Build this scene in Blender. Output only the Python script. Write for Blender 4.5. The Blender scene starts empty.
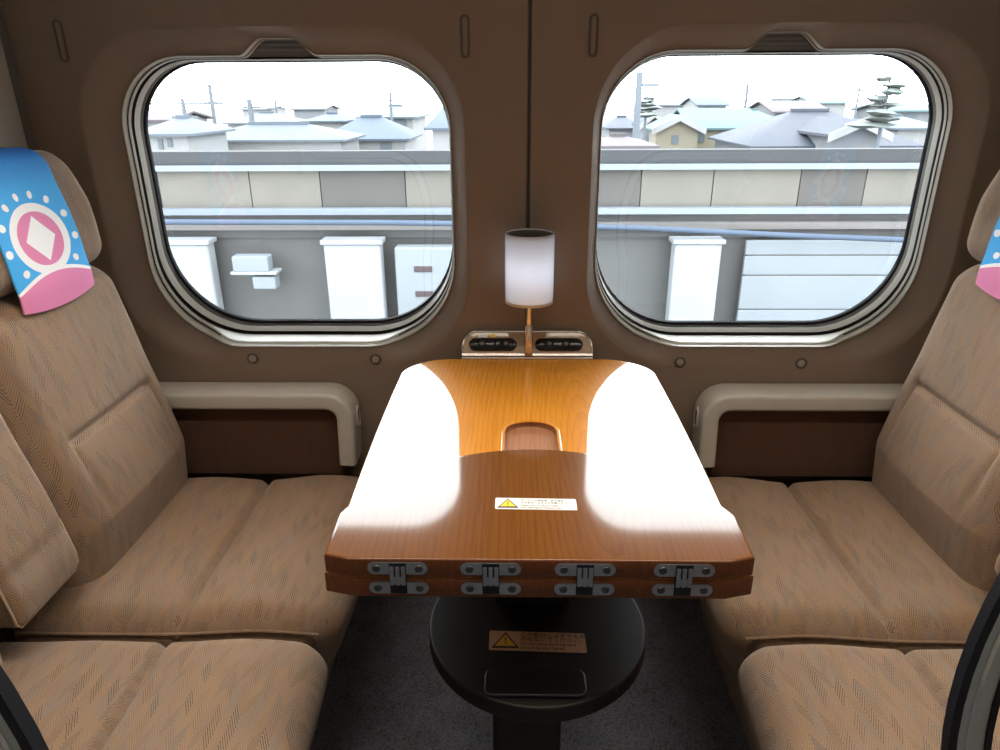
import bpy, bmesh, math, random
from mathutils import Vector, Matrix
random.seed(7)
sc = bpy.context.scene
col = sc.collection
PI = math.pi

# ------------------------------------------------------------------ camera
CAM = Vector((-0.0307, -1.515, 1.25))
FPX, PITCH, YAW, ROLL = 690.0, math.radians(21.989), math.radians(1.210), math.radians(-0.325)
FW = Vector((-math.sin(YAW) * math.cos(PITCH), math.cos(YAW) * math.cos(PITCH), -math.sin(PITCH)))
_rt = Vector((math.cos(YAW), math.sin(YAW), 0)); _up = _rt.cross(FW)
RT = _rt * math.cos(ROLL) + _up * math.sin(ROLL)
UP = -_rt * math.sin(ROLL) + _up * math.cos(ROLL)
cam = bpy.data.cameras.new('camera'); camo = bpy.data.objects.new('camera', cam); col.objects.link(camo)
cam.sensor_width = 36; cam.lens = FPX / 1000 * 36; cam.clip_start = 0.02; cam.clip_end = 2000
camo.matrix_world = Matrix(((RT.x, UP.x, -FW.x, CAM.x), (RT.y, UP.y, -FW.y, CAM.y), (RT.z, UP.z, -FW.z, CAM.z), (0, 0, 0, 1)))
sc.camera = camo


def at(px, py, Y):
    """point of the place at distance plane Y seen near that spot of the photo"""
    d = FW + RT * ((px - 500) / FPX) - UP * ((py - 375) / FPX)
    return CAM + d * ((Y - CAM.y) / d.y)


# ------------------------------------------------------------------ materials
def newmat(name):
    m = bpy.data.materials.new(name); m.use_nodes = True
    nt = m.node_tree; b = nt.nodes['Principled BSDF']
    return m, nt, b


def N(nt, t, **kw):
    n = nt.nodes.new(t)
    for k, v in kw.items():
        if k == 'inp':
            for i, x in v.items(): n.inputs[i].default_value = x
        else: setattr(n, k, v)
    return n


def M_(nt, op, a, b=None, c=None):
    n = nt.nodes.new('ShaderNodeMath'); n.operation = op
    for i, x in enumerate((a, b, c)):
        if x is None: continue
        if isinstance(x, (int, float)): n.inputs[i].default_value = x
        else: nt.links.new(x, n.inputs[i])
    return n.outputs[0]


def mixc(nt, fac, a, b, mode='MIX'):
    n = nt.nodes.new('ShaderNodeMix'); n.data_type = 'RGBA'; n.blend_type = mode
    for sock, x in ((n.inputs[0], fac), (n.inputs[6], a), (n.inputs[7], b)):
        if isinstance(x, (int, float)): sock.default_value = x
        elif isinstance(x, (tuple, list)): sock.default_value = (*x[:3], 1)
        else: nt.links.new(x, sock)
    return n.outputs[2]


def bump(nt, b, h, strength=.3, dist=.001):
    n = N(nt, 'ShaderNodeBump', inp={'Strength': strength, 'Distance': dist})
    nt.links.new(h, n.inputs['Height']); nt.links.new(n.outputs[0], b.inputs['Normal'])


def plain(name, c, rough=.5, metal=0., var=.06, scale=60., bmp=0., coat=0., spec=.5):
    m, nt, b = newmat(name)
    tc = N(nt, 'ShaderNodeTexCoord'); no = N(nt, 'ShaderNodeTexNoise', inp={'Scale': scale, 'Detail': 4.})
    nt.links.new(tc.outputs['Object'], no.inputs['Vector'])
    lo = tuple(max(0, x * (1 - var)) for x in c); hi = tuple(min(1, x * (1 + var)) for x in c)
    nt.links.new(mixc(nt, no.outputs['Fac'], lo, hi), b.inputs['Base Color'])
    b.inputs['Roughness'].default_value = rough; b.inputs['Metallic'].default_value = metal
    b.inputs['Coat Weight'].default_value = coat; b.inputs['Specular IOR Level'].default_value = spec
    if bmp: bump(nt, b, no.outputs['Fac'], bmp, .0008)
    return m


def fabric(name, base, stripe_amt=1.0):
    """woven herringbone moquette, UV in metres"""
    m, nt, b = newmat(name)
    uv = N(nt, 'ShaderNodeUVMap', uv_map='UVMap'); sep = N(nt, 'ShaderNodeSeparateXYZ')
    nt.links.new(uv.outputs[0], sep.inputs[0]); x, y = sep.outputs[0], sep.outputs[1]
    W = .026
    cx = M_(nt, 'DIVIDE', x, W); fr = M_(nt, 'FRACT', cx)
    tri = M_(nt, 'MULTIPLY', M_(nt, 'ABSOLUTE', M_(nt, 'SUBTRACT', fr, .5)), 2 * W)
    yy = M_(nt, 'ADD', y, tri)
    st = M_(nt, 'SINE', M_(nt, 'MULTIPLY', yy, 2 * PI / .0068))
    cell = N(nt, 'ShaderNodeCombineXYZ')
    nt.links.new(M_(nt, 'FLOOR', M_(nt, 'MULTIPLY', cx, 2.)), cell.inputs[0]); nt.links.new(M_(nt, 'FLOOR', M_(nt, 'DIVIDE', yy, .031)), cell.inputs[1])
    wn = N(nt, 'ShaderNodeTexWhiteNoise', noise_dimensions='2D'); nt.links.new(cell.outputs[0], wn.inputs['Vector'])
    sepc = N(nt, 'ShaderNodeSeparateColor'); nt.links.new(wn.outputs['Color'], sepc.inputs[0])
    patch = M_(nt, 'POWER', sepc.outputs[0], 2.0)
    dark = M_(nt, 'MULTIPLY', M_(nt, 'POWER', M_(nt, 'MAXIMUM', M_(nt, 'MULTIPLY', st, -1.), 0.), 1.5), M_(nt, 'ADD', M_(nt, 'MULTIPLY', patch, .75), .34))
    no = N(nt, 'ShaderNodeTexNoise', inp={'Scale': 900., 'Detail': 2.}); nt.links.new(uv.outputs[0], no.inputs['Vector'])
    no2 = N(nt, 'ShaderNodeTexNoise', inp={'Scale': 5., 'Detail': 3.}); nt.links.new(uv.outputs[0], no2.inputs['Vector'])
    tint = mixc(nt, sepc.outputs[1], tuple(base[i] * (1.06, 1.0, .86)[i] for i in range(3)), tuple(base[i] * (.92, .98, 1.12)[i] for i in range(3)))
    tint = mixc(nt, M_(nt, 'MULTIPLY', sepc.outputs[2], .5), tint, tuple(base[i] * (1.12, .93, .82)[i] for i in range(3)))
    tint = mixc(nt, no2.outputs['Fac'], mixc(nt, 1., tint, (.88, .88, .88), 'MULTIPLY'), mixc(nt, 1., tint, (1.1, 1.1, 1.1), 'MULTIPLY'))
    grain = mixc(nt, M_(nt, 'MULTIPLY', M_(nt, 'SUBTRACT', 1., no.outputs['Fac']), .45), tint, (.03, .02, .012))
    c = mixc(nt, M_(nt, 'MULTIPLY', dark, stripe_amt), grain, tuple(v * .16 for v in base))
    nt.links.new(c, b.inputs['Base Color'])
    b.inputs['Roughness'].default_value = .95; b.inputs['Specular IOR Level'].default_value = .12
    b.inputs['Sheen Weight'].default_value = .15; b.inputs['Sheen Roughness'].default_value = .5
    h = M_(nt, 'ADD', M_(nt, 'MULTIPLY', M_(nt, 'SUBTRACT', 1., dark), 1.), M_(nt, 'MULTIPLY', no.outputs['Fac'], .5))
    bump(nt, b, h, .5, .0012)
    return m


def wood(name, c1, c2, c3, coat=1.0, rough=.35, crough=.025):
    m, nt, b = newmat(name)
    tc = N(nt, 'ShaderNodeTexCoord')
    mp = N(nt, 'ShaderNodeMapping'); nt.links.new(tc.outputs['Object'], mp.inputs['Vector'])
    mp.inputs['Scale'].default_value = (1., .12, 1.)
    warp = N(nt, 'ShaderNodeTexNoise', inp={'Scale': 5., 'Detail': 3.}); nt.links.new(mp.outputs[0], warp.inputs['Vector'])
    sep = N(nt, 'ShaderNodeSeparateXYZ'); nt.links.new(tc.outputs['Object'], sep.inputs[0])
    # cathedral grain: shallow cone of rings cut by the board
    xx = M_(nt, 'ABSOLUTE', M_(nt, 'SUBTRACT', sep.outputs[0], .09))
    r = M_(nt, 'SQRT', M_(nt, 'ADD', M_(nt, 'MULTIPLY', xx, xx), M_(nt, 'POWER', M_(nt, 'MULTIPLY', M_(nt, 'ADD', sep.outputs[1], .1), .13), 2.)))
    ring = M_(nt, 'FRACT', M_(nt, 'ADD', M_(nt, 'MULTIPLY', r, 110.), M_(nt, 'MULTIPLY', warp.outputs['Fac'], 9.)))
    ring = M_(nt, 'POWER', ring, 3.)
    fine = N(nt, 'ShaderNodeTexNoise', inp={'Scale': 260., 'Detail': 3.})
    mp2 = N(nt, 'ShaderNodeMapping'); mp2.inputs['Scale'].default_value = (1., .035, 1.)
    nt.links.new(tc.outputs['Object'], mp2.inputs['Vector']); nt.links.new(mp2.outputs[0], fine.inputs['Vector'])
    big = N(nt, 'ShaderNodeTexNoise', inp={'Scale': 9., 'Detail': 2.}); nt.links.new(mp.outputs[0], big.inputs['Vector'])
    c = mixc(nt, big.outputs['Fac'], c1, c2)
    c = mixc(nt, M_(nt, 'MULTIPLY', ring, .36), c, c3)
    c = mixc(nt, M_(nt, 'MULTIPLY', M_(nt, 'GREATER_THAN', fine.outputs['Fac'], .56), .25), c, c3)
    nt.links.new(c, b.inputs['Base Color'])
    b.inputs['Roughness'].default_value = rough; b.inputs['Coat Weight'].default_value = coat
    b.inputs['Specular IOR Level'].default_value = .04
    b.inputs['Coat Roughness'].default_value = crough; b.inputs['Coat IOR'].default_value = 1.5
    return m


def carpet_mat():
    m, nt, b = newmat('carpet')
    tc = N(nt, 'ShaderNodeTexCoord')
    n1 = N(nt, 'ShaderNodeTexVoronoi', inp={'Scale': 230.}); nt.links.new(tc.outputs['Object'], n1.inputs['Vector'])
    n2 = N(nt, 'ShaderNodeTexNoise', inp={'Scale': 14., 'Detail': 4.}); nt.links.new(tc.outputs['Object'], n2.inputs['Vector'])
    n3 = N(nt, 'ShaderNodeTexNoise', inp={'Scale': 420., 'Detail': 2.}); nt.links.new(tc.outputs['Object'], n3.inputs['Vector'])
    c = mixc(nt, n1.outputs['Distance'], (.40, .44, .53), (.04, .044, .052))
    c = mixc(nt, n3.outputs['Fac'], c, mixc(nt, n2.outputs['Fac'], (.02, .022, .027), (.29, .32, .38)))
    nt.links.new(c, b.inputs['Base Color']); b.inputs['Roughness'].default_value = 1.; b.inputs['Specular IOR Level'].default_value = .1
    bump(nt, b, M_(nt, 'ADD', n1.outputs['Distance'], n3.outputs['Fac']), .9, .003)
    return m


def glass_mat():
    m = bpy.data.materials.new('window_glass'); m.use_nodes = True; nt = m.node_tree
    nt.nodes.remove(nt.nodes['Principled BSDF']); out = nt.nodes['Material Output']
    t = N(nt, 'ShaderNodeBsdfTransparent'); t.inputs[0].default_value = (.95, .97, .97, 1)
    g = N(nt, 'ShaderNodeBsdfGlossy'); g.inputs['Roughness'].default_value = .0
    fr = N(nt, 'ShaderNodeFresnel', inp={'IOR': 1.45}); mx = N(nt, 'ShaderNodeMixShader')
    nt.links.new(fr.outputs[0], mx.inputs[0]); nt.links.new(t.outputs[0], mx.inputs[1]); nt.links.new(g.outputs[0], mx.inputs[2])
    nt.links.new(mx.outputs[0], out.inputs['Surface'])
    return m


def shade_mat():
    m = bpy.data.materials.new('frosted_acrylic'); m.use_nodes = True; nt = m.node_tree
    nt.nodes.remove(nt.nodes['Principled BSDF']); out = nt.nodes['Material Output']
    d = N(nt, 'ShaderNodeBsdfDiffuse'); d.inputs[0].default_value = (.88, .88, .9, 1)
    t = N(nt, 'ShaderNodeBsdfTranslucent'); t.inputs[0].default_value = (.9, .9, .93, 1)
    g = N(nt, 'ShaderNodeBsdfGlossy'); g.inputs['Roughness'].default_value = .15
    m1 = N(nt, 'ShaderNodeMixShader'); m1.inputs[0].default_value = .5
    m2 = N(nt, 'ShaderNodeMixShader'); fr = N(nt, 'ShaderNodeFresnel', inp={'IOR': 1.45})
    nt.links.new(d.outputs[0], m1.inputs[1]); nt.links.new(t.outputs[0], m1.inputs[2])
    nt.links.new(fr.outputs[0], m2.inputs[0]); nt.links.new(m1.outputs[0], m2.inputs[1]); nt.links.new(g.outputs[0], m2.inputs[2])
    nt.links.new(m2.outputs[0], out.inputs['Surface'])
    return m


def cover_mat():
    """printed headrest cloth: blue, white dots round a ringed disc, pink band; UV in metres from cloth bottom centre"""
    m, nt, b = newmat('printed_cloth')
    uv = N(nt, 'ShaderNodeUVMap', uv_map='UVMap'); sep = N(nt, 'ShaderNodeSeparateXYZ'); nt.links.new(uv.outputs[0], sep.inputs[0])
    x, y = sep.outputs[0], sep.outputs[1]
    CY, RO, RI = .121, .070, .0535
    dy = M_(nt, 'SUBTRACT', y, CY)
    r = M_(nt, 'SQRT', M_(nt, 'ADD', M_(nt, 'MULTIPLY', M_(nt, 'MULTIPLY', x, x), .86), M_(nt, 'MULTIPLY', M_(nt, 'MULTIPLY', dy, dy), 1.28)))
    blue = (.045, .33, .80); pink = (.72, .23, .42); white = (.86, .86, .88)
    ss = N(nt, 'ShaderNodeMapRange', interpolation_type='SMOOTHSTEP'); nt.links.new(y, ss.inputs[0]); ss.inputs[1].default_value = .19; ss.inputs[2].default_value = .28
    c = mixc(nt, ss.outputs[0], (.06, .40, .83), (.02, .17, .55))  # shading painted in: blue darkens towards the cloth top
    # dots on an arc
    ang = M_(nt, 'ARCTAN2', dy, x); step = 2 * PI / 13
    k = M_(nt, 'ROUND', M_(nt, 'DIVIDE', M_(nt, 'SUBTRACT', ang, PI / 2 + step / 2), step))
    da = M_(nt, 'SUBTRACT', M_(nt, 'SUBTRACT', ang, PI / 2 + step / 2), M_(nt, 'MULTIPLY', k, step))
    u = M_(nt, 'MULTIPLY', da, .086); v = M_(nt, 'SUBTRACT', r, .086)
    dd = M_(nt, 'SQRT', M_(nt, 'ADD', M_(nt, 'POWER', M_(nt, 'ABSOLUTE', M_(nt, 'DIVIDE', u, .0066)), 2.), M_(nt, 'POWER', M_(nt, 'ABSOLUTE', M_(nt, 'DIVIDE', v, .008)), 2.)))
    c = mixc(nt, M_(nt, 'LESS_THAN', dd, 1.), c, white)
    c = mixc(nt, M_(nt, 'LESS_THAN', r, RO), c, white)
    c = mixc(nt, M_(nt, 'LESS_THAN', r, RI), c, pink)
    dia = M_(nt, 'ADD', M_(nt, 'ABSOLUTE', x), M_(nt, 'ABSOLUTE', dy))
    c = mixc(nt, M_(nt, 'LESS_THAN', dia, .040), c, white)
    # arched band at the bottom
    arc = M_(nt, 'SUBTRACT', .068, M_(nt, 'MULTIPLY', M_(nt, 'MULTIPLY', x, x), 2.2))
    c = mixc(nt, M_(nt, 'LESS_THAN', y, arc), c, white)
    c = mixc(nt, M_(nt, 'LESS_THAN', y, M_(nt, 'SUBTRACT', arc, .007)), c, pink)
    nt.links.new(c, b.inputs['Base Color']); b.inputs['Roughness'].default_value = .8; b.inputs['Specular IOR Level'].default_value = .2
    no = N(nt, 'ShaderNodeTexNoise', inp={'Scale': 700.}); nt.links.new(uv.outputs[0], no.inputs['Vector']); bump(nt, b, no.outputs['Fac'], .2, .0005)
    return m


M = dict(
    wall=plain('wall_plastic', (.245, .18, .132), .6, var=.16, scale=420., bmp=.12),
    frame=plain('window_frame_plastic', (.66, .66, .60), .38, var=.03),
    dark=plain('dark_groove', (.03, .03, .03), .6),
    rubber=plain('black_rubber', (.012, .013, .018), .6, spec=.2),
    rib=plain('grey_ribbed_rubber', (.20, .19, .175), .5),
    blind=plain('blind_handle_plastic', (.13, .125, .12), .45),
    partition=plain('partition_laminate', (.48, .48, .46), .5, var=.04),
    trim=plain('dark_trim', (.10, .085, .07), .5),
    ceil=plain('ceiling_panel', (.7, .69, .66), .7),
    fabric=fabric('seat_fabric', (.34, .24, .165)),
    fabric_dark=fabric('armrest_panel_fabric', (.11, .055, .033), .5),
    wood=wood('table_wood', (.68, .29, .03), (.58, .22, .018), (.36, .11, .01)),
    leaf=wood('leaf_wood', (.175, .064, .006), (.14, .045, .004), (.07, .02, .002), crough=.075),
    wood_edge=wood('table_edge_wood', (.17, .055, .018), (.12, .038, .014), (.06, .018, .007), coat=.4),
    recess=wood('recess_wood', (.40, .20, .11), (.36, .17, .09), (.22, .09, .045), coat=.6),
    steel=plain('brushed_steel', (.36, .38, .41), .36, 1., var=.15, scale=200.),
    chrome=plain('chrome', (.85, .84, .82), .12, 1., var=.02),
    copper=plain('warm_metal', (.80, .66, .55), .18, 1., var=.03),
    screw=plain('dark_screw', (.08, .08, .085), .4, .8),
    blackbox=plain('black_gloss_plastic', (.008, .008, .009), .18),
    pedestal=plain('pedestal_lacquer', (.010, .009, .008), .5, var=.3, scale=30., spec=.22),
    pad=plain('worn_black_pad', (.007, .007, .011), .35, var=.5, scale=25.),
    console=plain('console_laminate', (.33, .22, .12), .35, var=.15, scale=150., coat=.3),
    carpet=carpet_mat(), glass=glass_mat(), shade=shade_mat(), cover=cover_mat(),
    arm=plain('armrest_plastic', (.50, .47, .41), .33, var=.05),
    white=plain('label_white', (.75, .76, .76), .4), yellow=plain('warning_yellow', (.85, .60, .02), .4),
    amber=plain('warning_amber', (.62, .33, .04), .5), tan=plain('label_tan', (.46, .27, .15), .5),
    ink=plain('label_ink', (.015, .015, .015), .6), greyink=plain('label_grey_ink', (.25, .25, .27), .6),
    greymetal=plain('grey_metal', (.42, .44, .43), .35, .2, var=.06),
)


# ------------------------------------------------------------------ mesh helpers
def tag(o, label=None, cat=None, group=None, kind=None):
    if label: o['label'] = label
    if cat: o['category'] = cat
    if group: o['group'] = group
    if kind: o['kind'] = kind
    return o


def empty(name, loc=(0, 0, 0)):
    o = bpy.data.objects.new(name, None); o.location = loc; o.empty_display_size = .05; col.objects.link(o); return o


def mk(name, V, F, mats, parent=None, mi=None, sharp=40, boxuv=False, uvs=None):
    """link one mesh object; V in world coordinates, made local to the parent"""
    me = bpy.data.meshes.new(name)
    off = Vector((0, 0, 0))
    p = parent
    while p is not None: off += p.location; p = p.parent
    me.from_pydata([Vector(v) - off for v in V], [], F)
    bm = bmesh.new(); bm.from_mesh(me)
    bmesh.ops.recalc_face_normals(bm, faces=bm.faces); bm.to_mesh(me); bm.free()
    if not isinstance(mats, (list, tuple)): mats = [mats]
    for m in mats: me.materials.append(m)
    if mi:
        for i, f in enumerate(me.polygons): f.material_index = mi[i]
    me.polygons.foreach_set('use_smooth', [True] * len(me.polygons))
    me.set_sharp_from_angle(angle=math.radians(sharp))
    if uvs is not None:
        ul = me.uv_layers.new(name='UVMap')
        for l in me.loops: ul.data[l.index].uv = uvs[l.vertex_index]
    elif boxuv:
        ul = me.uv_layers.new(name='UVMap')
        for f in me.polygons:
            n = f.normal; a = max(range(3), key=lambda i: abs(n[i]) * (1.25 if i != 1 else 1))
            for li in f.loop_indices:
                c = me.vertices[me.loops[li].vertex_index].co + off
                ul.data[li].uv = ((c.y, c.z) if a == 0 else (c.x, c.z) if a == 1 else (c.x, c.y))
    o = bpy.data.objects.new(name, me); col.objects.link(o)
    if parent: o.parent = parent
    return o


class MB:
    def __init__(s): s.V = []; s.F = []; s.mi = []
    def add(s, V, F, m=0):
        k = len(s.V); s.V += [Vector(v) for v in V]; s.F += [[i + k for i in f] for f in F]; s.mi += [m] * len(F); return s
    def box(s, x0, x1, y0, y1, z0, z1, m=0):
        V = [(x, y, z) for x in (x0, x1) for y in (y0, y1) for z in (z0, z1)]
        return s.add(V, [(0, 1, 3, 2), (4, 6, 7, 5), (0, 4, 5, 1), (2, 3, 7, 6), (0, 2, 6, 4), (1, 5, 7, 3)], m)
    def lathe(s, c, axis, prof, n=32, m=0, cap=True):
        """prof: (radius, distance along axis)"""
        c = Vector(c); a = Vector(axis).normalized(); t = Vector((1, 0, 0)) if abs(a.x) < .9 else Vector((0, 1, 0))
        e1 = a.cross(t).normalized(); e2 = a.cross(e1)
        V = []; F = []
        for r, h in prof:
            for i in range(n): V.append(c + a * h + (e1 * math.cos(2 * PI * i / n) + e2 * math.sin(2 * PI * i / n)) * r)
        for k in range(len(prof) - 1):
            for i in range(n): F.append((k * n + i, k * n + (i + 1) % n, (k + 1) * n + (i + 1) % n, (k + 1) * n + i))
        if cap: F.append(tuple(range(n))[::-1]); F.append(tuple(range((len(prof) - 1) * n, len(prof) * n)))
        return s.add(V, F, m)
    def sweep(s, path, section, nrm, m=0, closed=False, cap=True):
        """section (a,b): a along in-plane normal (tangent x nrm), b along nrm"""
        P = [Vector(p) for p in path]; nrm = Vector(nrm).normalized(); n = len(P); k = len(section); V = []; F = []
        for i in range(n):
            if closed: t = (P[(i + 1) % n] - P[i - 1])
            else: t = P[min(i + 1, n - 1)] - P[max(i - 1, 0)]
            t.normalize(); a = t.cross(nrm).normalized()
            for (u, v) in section: V.append(P[i] + a * u + nrm * v)
        for i in range(n if closed else n - 1):
            j = (i + 1) % n
            for q in range(k): F.append((i * k + q, i * k + (q + 1) % k, j * k + (q + 1) % k, j * k + q))
        if cap and not closed: F.append(tuple(range(k))); F.append(tuple(range((n - 1) * k, n * k))[::-1])
        return s.add(V, F, m)
    def tube(s, path, r, n=10, m=0, closed=False):
        P = [Vector(p) for p in path]
        # plane normal from the path
        nr = Vector((0, 0, 1))
        for i in range(1, len(P) - 1):
            q = (P[i] - P[i - 1]).cross(P[i + 1] - P[i])
            if q.length > 1e-9: nr = q; break
        else:
            d = P[-1] - P[0]; nr = d.cross(Vector((0, 0, 1)) if abs(d.normalized().z) < .9 else Vector((1, 0, 0)))
        return s.sweep(P, [(r * math.cos(2 * PI * i / n), r * math.sin(2 * PI * i / n)) for i in range(n)], nr, m, closed)
    def prism(s, poly, axis, a0, a1, m=0):
        """poly: 2D outline in the other two axes; axis 'x','y' or 'z'"""
        f = {'z': lambda p, h: (p[0], p[1], h), 'y': lambda p, h: (p[0], h, p[1]), 'x': lambda p, h: (h, p[0], p[1])}[axis]
        n = len(poly)
        V = [f(p, a0) for p in poly] + [f(p, a1) for p in poly]
        F = [tuple(range(n)), tuple(range(n, 2 * n))] + [(i, (i + 1) % n, (i + 1) % n + n, i + n) for i in range(n)]
        return s.add(V, F, m)
    def build(s, name, mats, parent=None, **kw): return mk(name, s.V, s.F, mats, parent, s.mi, **kw)


def bevel_prism(name, poly, z0, z1, w, mats, parent, seg=3, **kw):
    """board of that outline with softened top and bottom edges (inset rings)"""
    n = len(poly); V = []; F = []
    P = [Vector(p) for p in poly]
    area = sum(P[i].x * P[(i + 1) % n].y - P[(i + 1) % n].x * P[i].y for i in range(n))
    sg = 1 if area > 0 else -1
    def inset(d):
        R = []
        for i in range(n):
            e1 = (P[i] - P[i - 1]).normalized(); e2 = (P[(i + 1) % n] - P[i]).normalized()
            n1 = Vector((-e1.y, e1.x)) * sg; n2 = Vector((-e2.y, e2.x)) * sg
            b = n1 + n2
            b = b / max(b.dot(b), 1e-6) * 2
            R.append(P[i] + b * d)
        return R
    rings = []
    for k in range(seg + 1):
        a = PI / 2 * k / seg; rings.append((w * (1 - math.sin(a)), z0 + w * (1 - math.cos(a))))
    for k in range(seg + 1):
        a = PI / 2 * k / seg; rings.append((w * (1 - math.cos(a)), z1 - w * (1 - math.sin(a))))
    rings = [(w + .002, z0)] + rings + [(w + .002, z1)]
    for d, z in rings: V += [(p.x, p.y, z) for p in inset(d)]
    L = len(rings)
    for k in range(L - 1):
        for i in range(n): F.append((k * n + i, k * n + (i + 1) % n, (k + 1) * n + (i + 1) % n, (k + 1) * n + i))
    F.append(tuple(range(n))[::-1]); F.append(tuple(range((L - 1) * n, L * n)))
    return V, F, L, n


def rbox(h, r, n, rz=None):
    """rounded box of half sizes h centred at the origin: returns V,F"""
    ax = []
    for i in range(3):
        k = 5
        zone = [-h[i] + r * (1 - math.cos(PI / 2 * j / k)) / 1 for j in range(k + 1)]
        zone = [-h[i] + r * j / k for j in range(k + 1)]
        mid = [-h[i] + r + (2 * h[i] - 2 * r) * j / n[i] for j in range(1, n[i])]
        ax.append(zone + mid + [-q for q in reversed(zone)])
    idx = {}; V = []; F = []
    def vid(i, j, k):
        key = (i, j, k)
        if key not in idx:
            p = Vector((ax[0][i], ax[1][j], ax[2][k]))
            c = Vector([max(-h[q] + r, min(h[q] - r, p[q])) for q in range(3)])
            d = p - c
            if d.length > 1e-9:
                # spread the angle evenly
                e = Vector([math.tan(min(1, abs(v) / r) * PI / 4) * (1 if v > 0 else -1) for v in d]); d = e.normalized() * r
            idx[key] = len(V); V.append(c + d)
        return idx[key]
    L = [len(a) - 1 for a in ax]
    for (a, b, c) in ((0, 1, 2), (1, 2, 0), (2, 0, 1)):
        for end in (0, L[a]):
            for i in range(L[b]):
                for j in range(L[c]):
                    q = []
                    for (di, dj) in ((0, 0), (1, 0), (1, 1), (0, 1)):
                        key = [0, 0, 0]; key[a] = end; key[b] = i + di; key[c] = j + dj; q.append(vid(*key))
                    F.append(q)
    return V, F


def ssmooth(a, b, x):
    t = max(0., min(1., (x - a) / (b - a))); return t * t * (3 - 2 * t)


def lerp_tab(tab, x):
    if x <= tab[0][0]: return tab[0][1]
    for (a, u), (b, v) in zip(tab, tab[1:]):
        if x <= b:
            t = (x - a) / (b - a); return u + (v - u) * t
    return tab[-1][1]


def text(name, body, size, mat, parent, mtx, align='LEFT'):
    cu = bpy.data.curves.new('t', 'FONT'); cu.body = body; cu.size = size; cu.align_x = align; cu.resolution_u = 2
    cu.extrude = .00015 / 1
    o = bpy.data.objects.new('t', cu); col.objects.link(o)
    dg = bpy.context.evaluated_depsgraph_get()
    me = bpy.data.meshes.new_from_object(o.evaluated_get(dg)); bpy.data.objects.remove(o)
    V = [mtx @ v.co for v in me.vertices]; F = [list(p.vertices) for p in me.polygons]
    bpy.data.meshes.remove(me)
    return mk(name, V, F, mat, parent)


# ------------------------------------------------------------------ room shell
WX = 1.05
WY = -.002
def bend(z): return WY - .5 * max(0, z - 1.42) ** 2


def outline(cx, hw, z0, z1, rt, rb, notch=None):
    """closed outline, fixed sample counts: bottom, right, top, left with corners; notch = (half bottom, half top, height)"""
    P = []
    def arc(ax, az, r, a0, a1, n=14):
        for i in range(1, n): a = a0 + (a1 - a0) * i / n; P.append((ax + r * math.cos(a), az + r * math.sin(a)))
    def line(x0, y0, x1, y1, n):
        for i in range(n + 1): t = i / n; P.append((x0 + (x1 - x0) * t, y0 + (y1 - y0) * t))
    line(cx - hw + rb, z0, cx + hw - rb, z0, 24); arc(cx + hw - rb, z0 + rb, rb, -PI / 2, 0)
    line(cx + hw, z0 + rb, cx + hw, z1 - rt, 10); arc(cx + hw - rt, z1 - rt, rt, 0, PI / 2)
    k = len(P); line(cx + hw - rt, z1, cx - hw + rt, z1, 90)
    if notch:
        hb, ht, hh = notch
        for i in range(k, len(P)):
            d = abs(P[i][0] - cx)
            P[i] = (P[i][0], P[i][1] + hh * ssmooth(hb + .006, ht - .006, d))
    arc(cx - hw + rt, z1 - rt, rt, PI / 2, PI); line(cx - hw, z1 - rt, cx - hw, z0 + rb, 10); arc(cx - hw + rb, z0 + rb, rb, PI, 1.5 * PI)
    return P


TABA = .046
# opening of the pane and outer lip of each window: centre, half width, bottom, top
WIN = {-1: (-.5132, .3383, .7425, 1.320, -.5223, .3555, .695, 1.332), 1: (.5195, .357, .7385, 1.327, .524, .3687, .696, 1.337)}
YO = .022      # the whole window sits this much deeper in its funnel
WCX = .522
NOTCH = (.074, .034, .034)


def tabf(x, z, cx):
    return ssmooth(.25, .16, abs(x - cx)) * ssmooth(.80, .73, z)


def wring(cx, s, y):
    gc, gh, g0, g1, lc, lh, l0, l1 = WIN[1 if cx > 0 else -1]
    k = ssmooth(.43, .55, s)
    kk = max(0., (s - .57) / .43)
    nt_ = (NOTCH[0] + .004 * kk, NOTCH[1] + .003 * kk, (NOTCH[2] - .002 * kk) * k) if k > 0 else None
    gi = outline(gc, gh, g0, g1, .15, .20, nt_)
    go = outline(lc, lh, l0, l1, .15, .205, nt_)
    R = []
    for a, b in zip(gi, go):
        x = a[0] + (b[0] - a[0]) * s; z = a[1] + (b[1] - a[1]) * s
        if k > 0 and s < 1:   # keep the notch itself at full height
            pass
        tb_ = tabf(x, z, cx) if s > .565 else 0
        yy = y + YO - TABA * tb_; z += .010 * tb_ * ssmooth(.6, 1., s)
        R.append((x, yy, z))
    return R


def band(mb, R0, R1, m=0, mfun=None):
    n = len(R0); k = len(mb.V)
    mb.V += [Vector(v) for v in R0] + [Vector(v) for v in R1]
    for i in range(n):
        mb.F.append((k + i, k + (i + 1) % n, k + n + (i + 1) % n, k + n + i)); mb.mi.append(mfun(R0[i]) if mfun else m)


def weld(mb, d=1e-5):
    bm = bmesh.new(); me = bpy.data.meshes.new('tmp'); me.from_pydata(mb.V, [], mb.F)
    for i, f in enumerate(me.polygons): f.material_index = mb.mi[i]
    bm.from_mesh(me); bmesh.ops.remove_doubles(bm, verts=bm.verts, dist=d)
    o = MB(); bm.verts.index_update()
    o.V = [v.co.copy() for v in bm.verts]; o.F = [[v.index for v in f.verts] for f in bm.faces]; o.mi = [f.material_index for f in bm.faces]
    bm.free(); bpy.data.meshes.remove(me); return o


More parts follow.
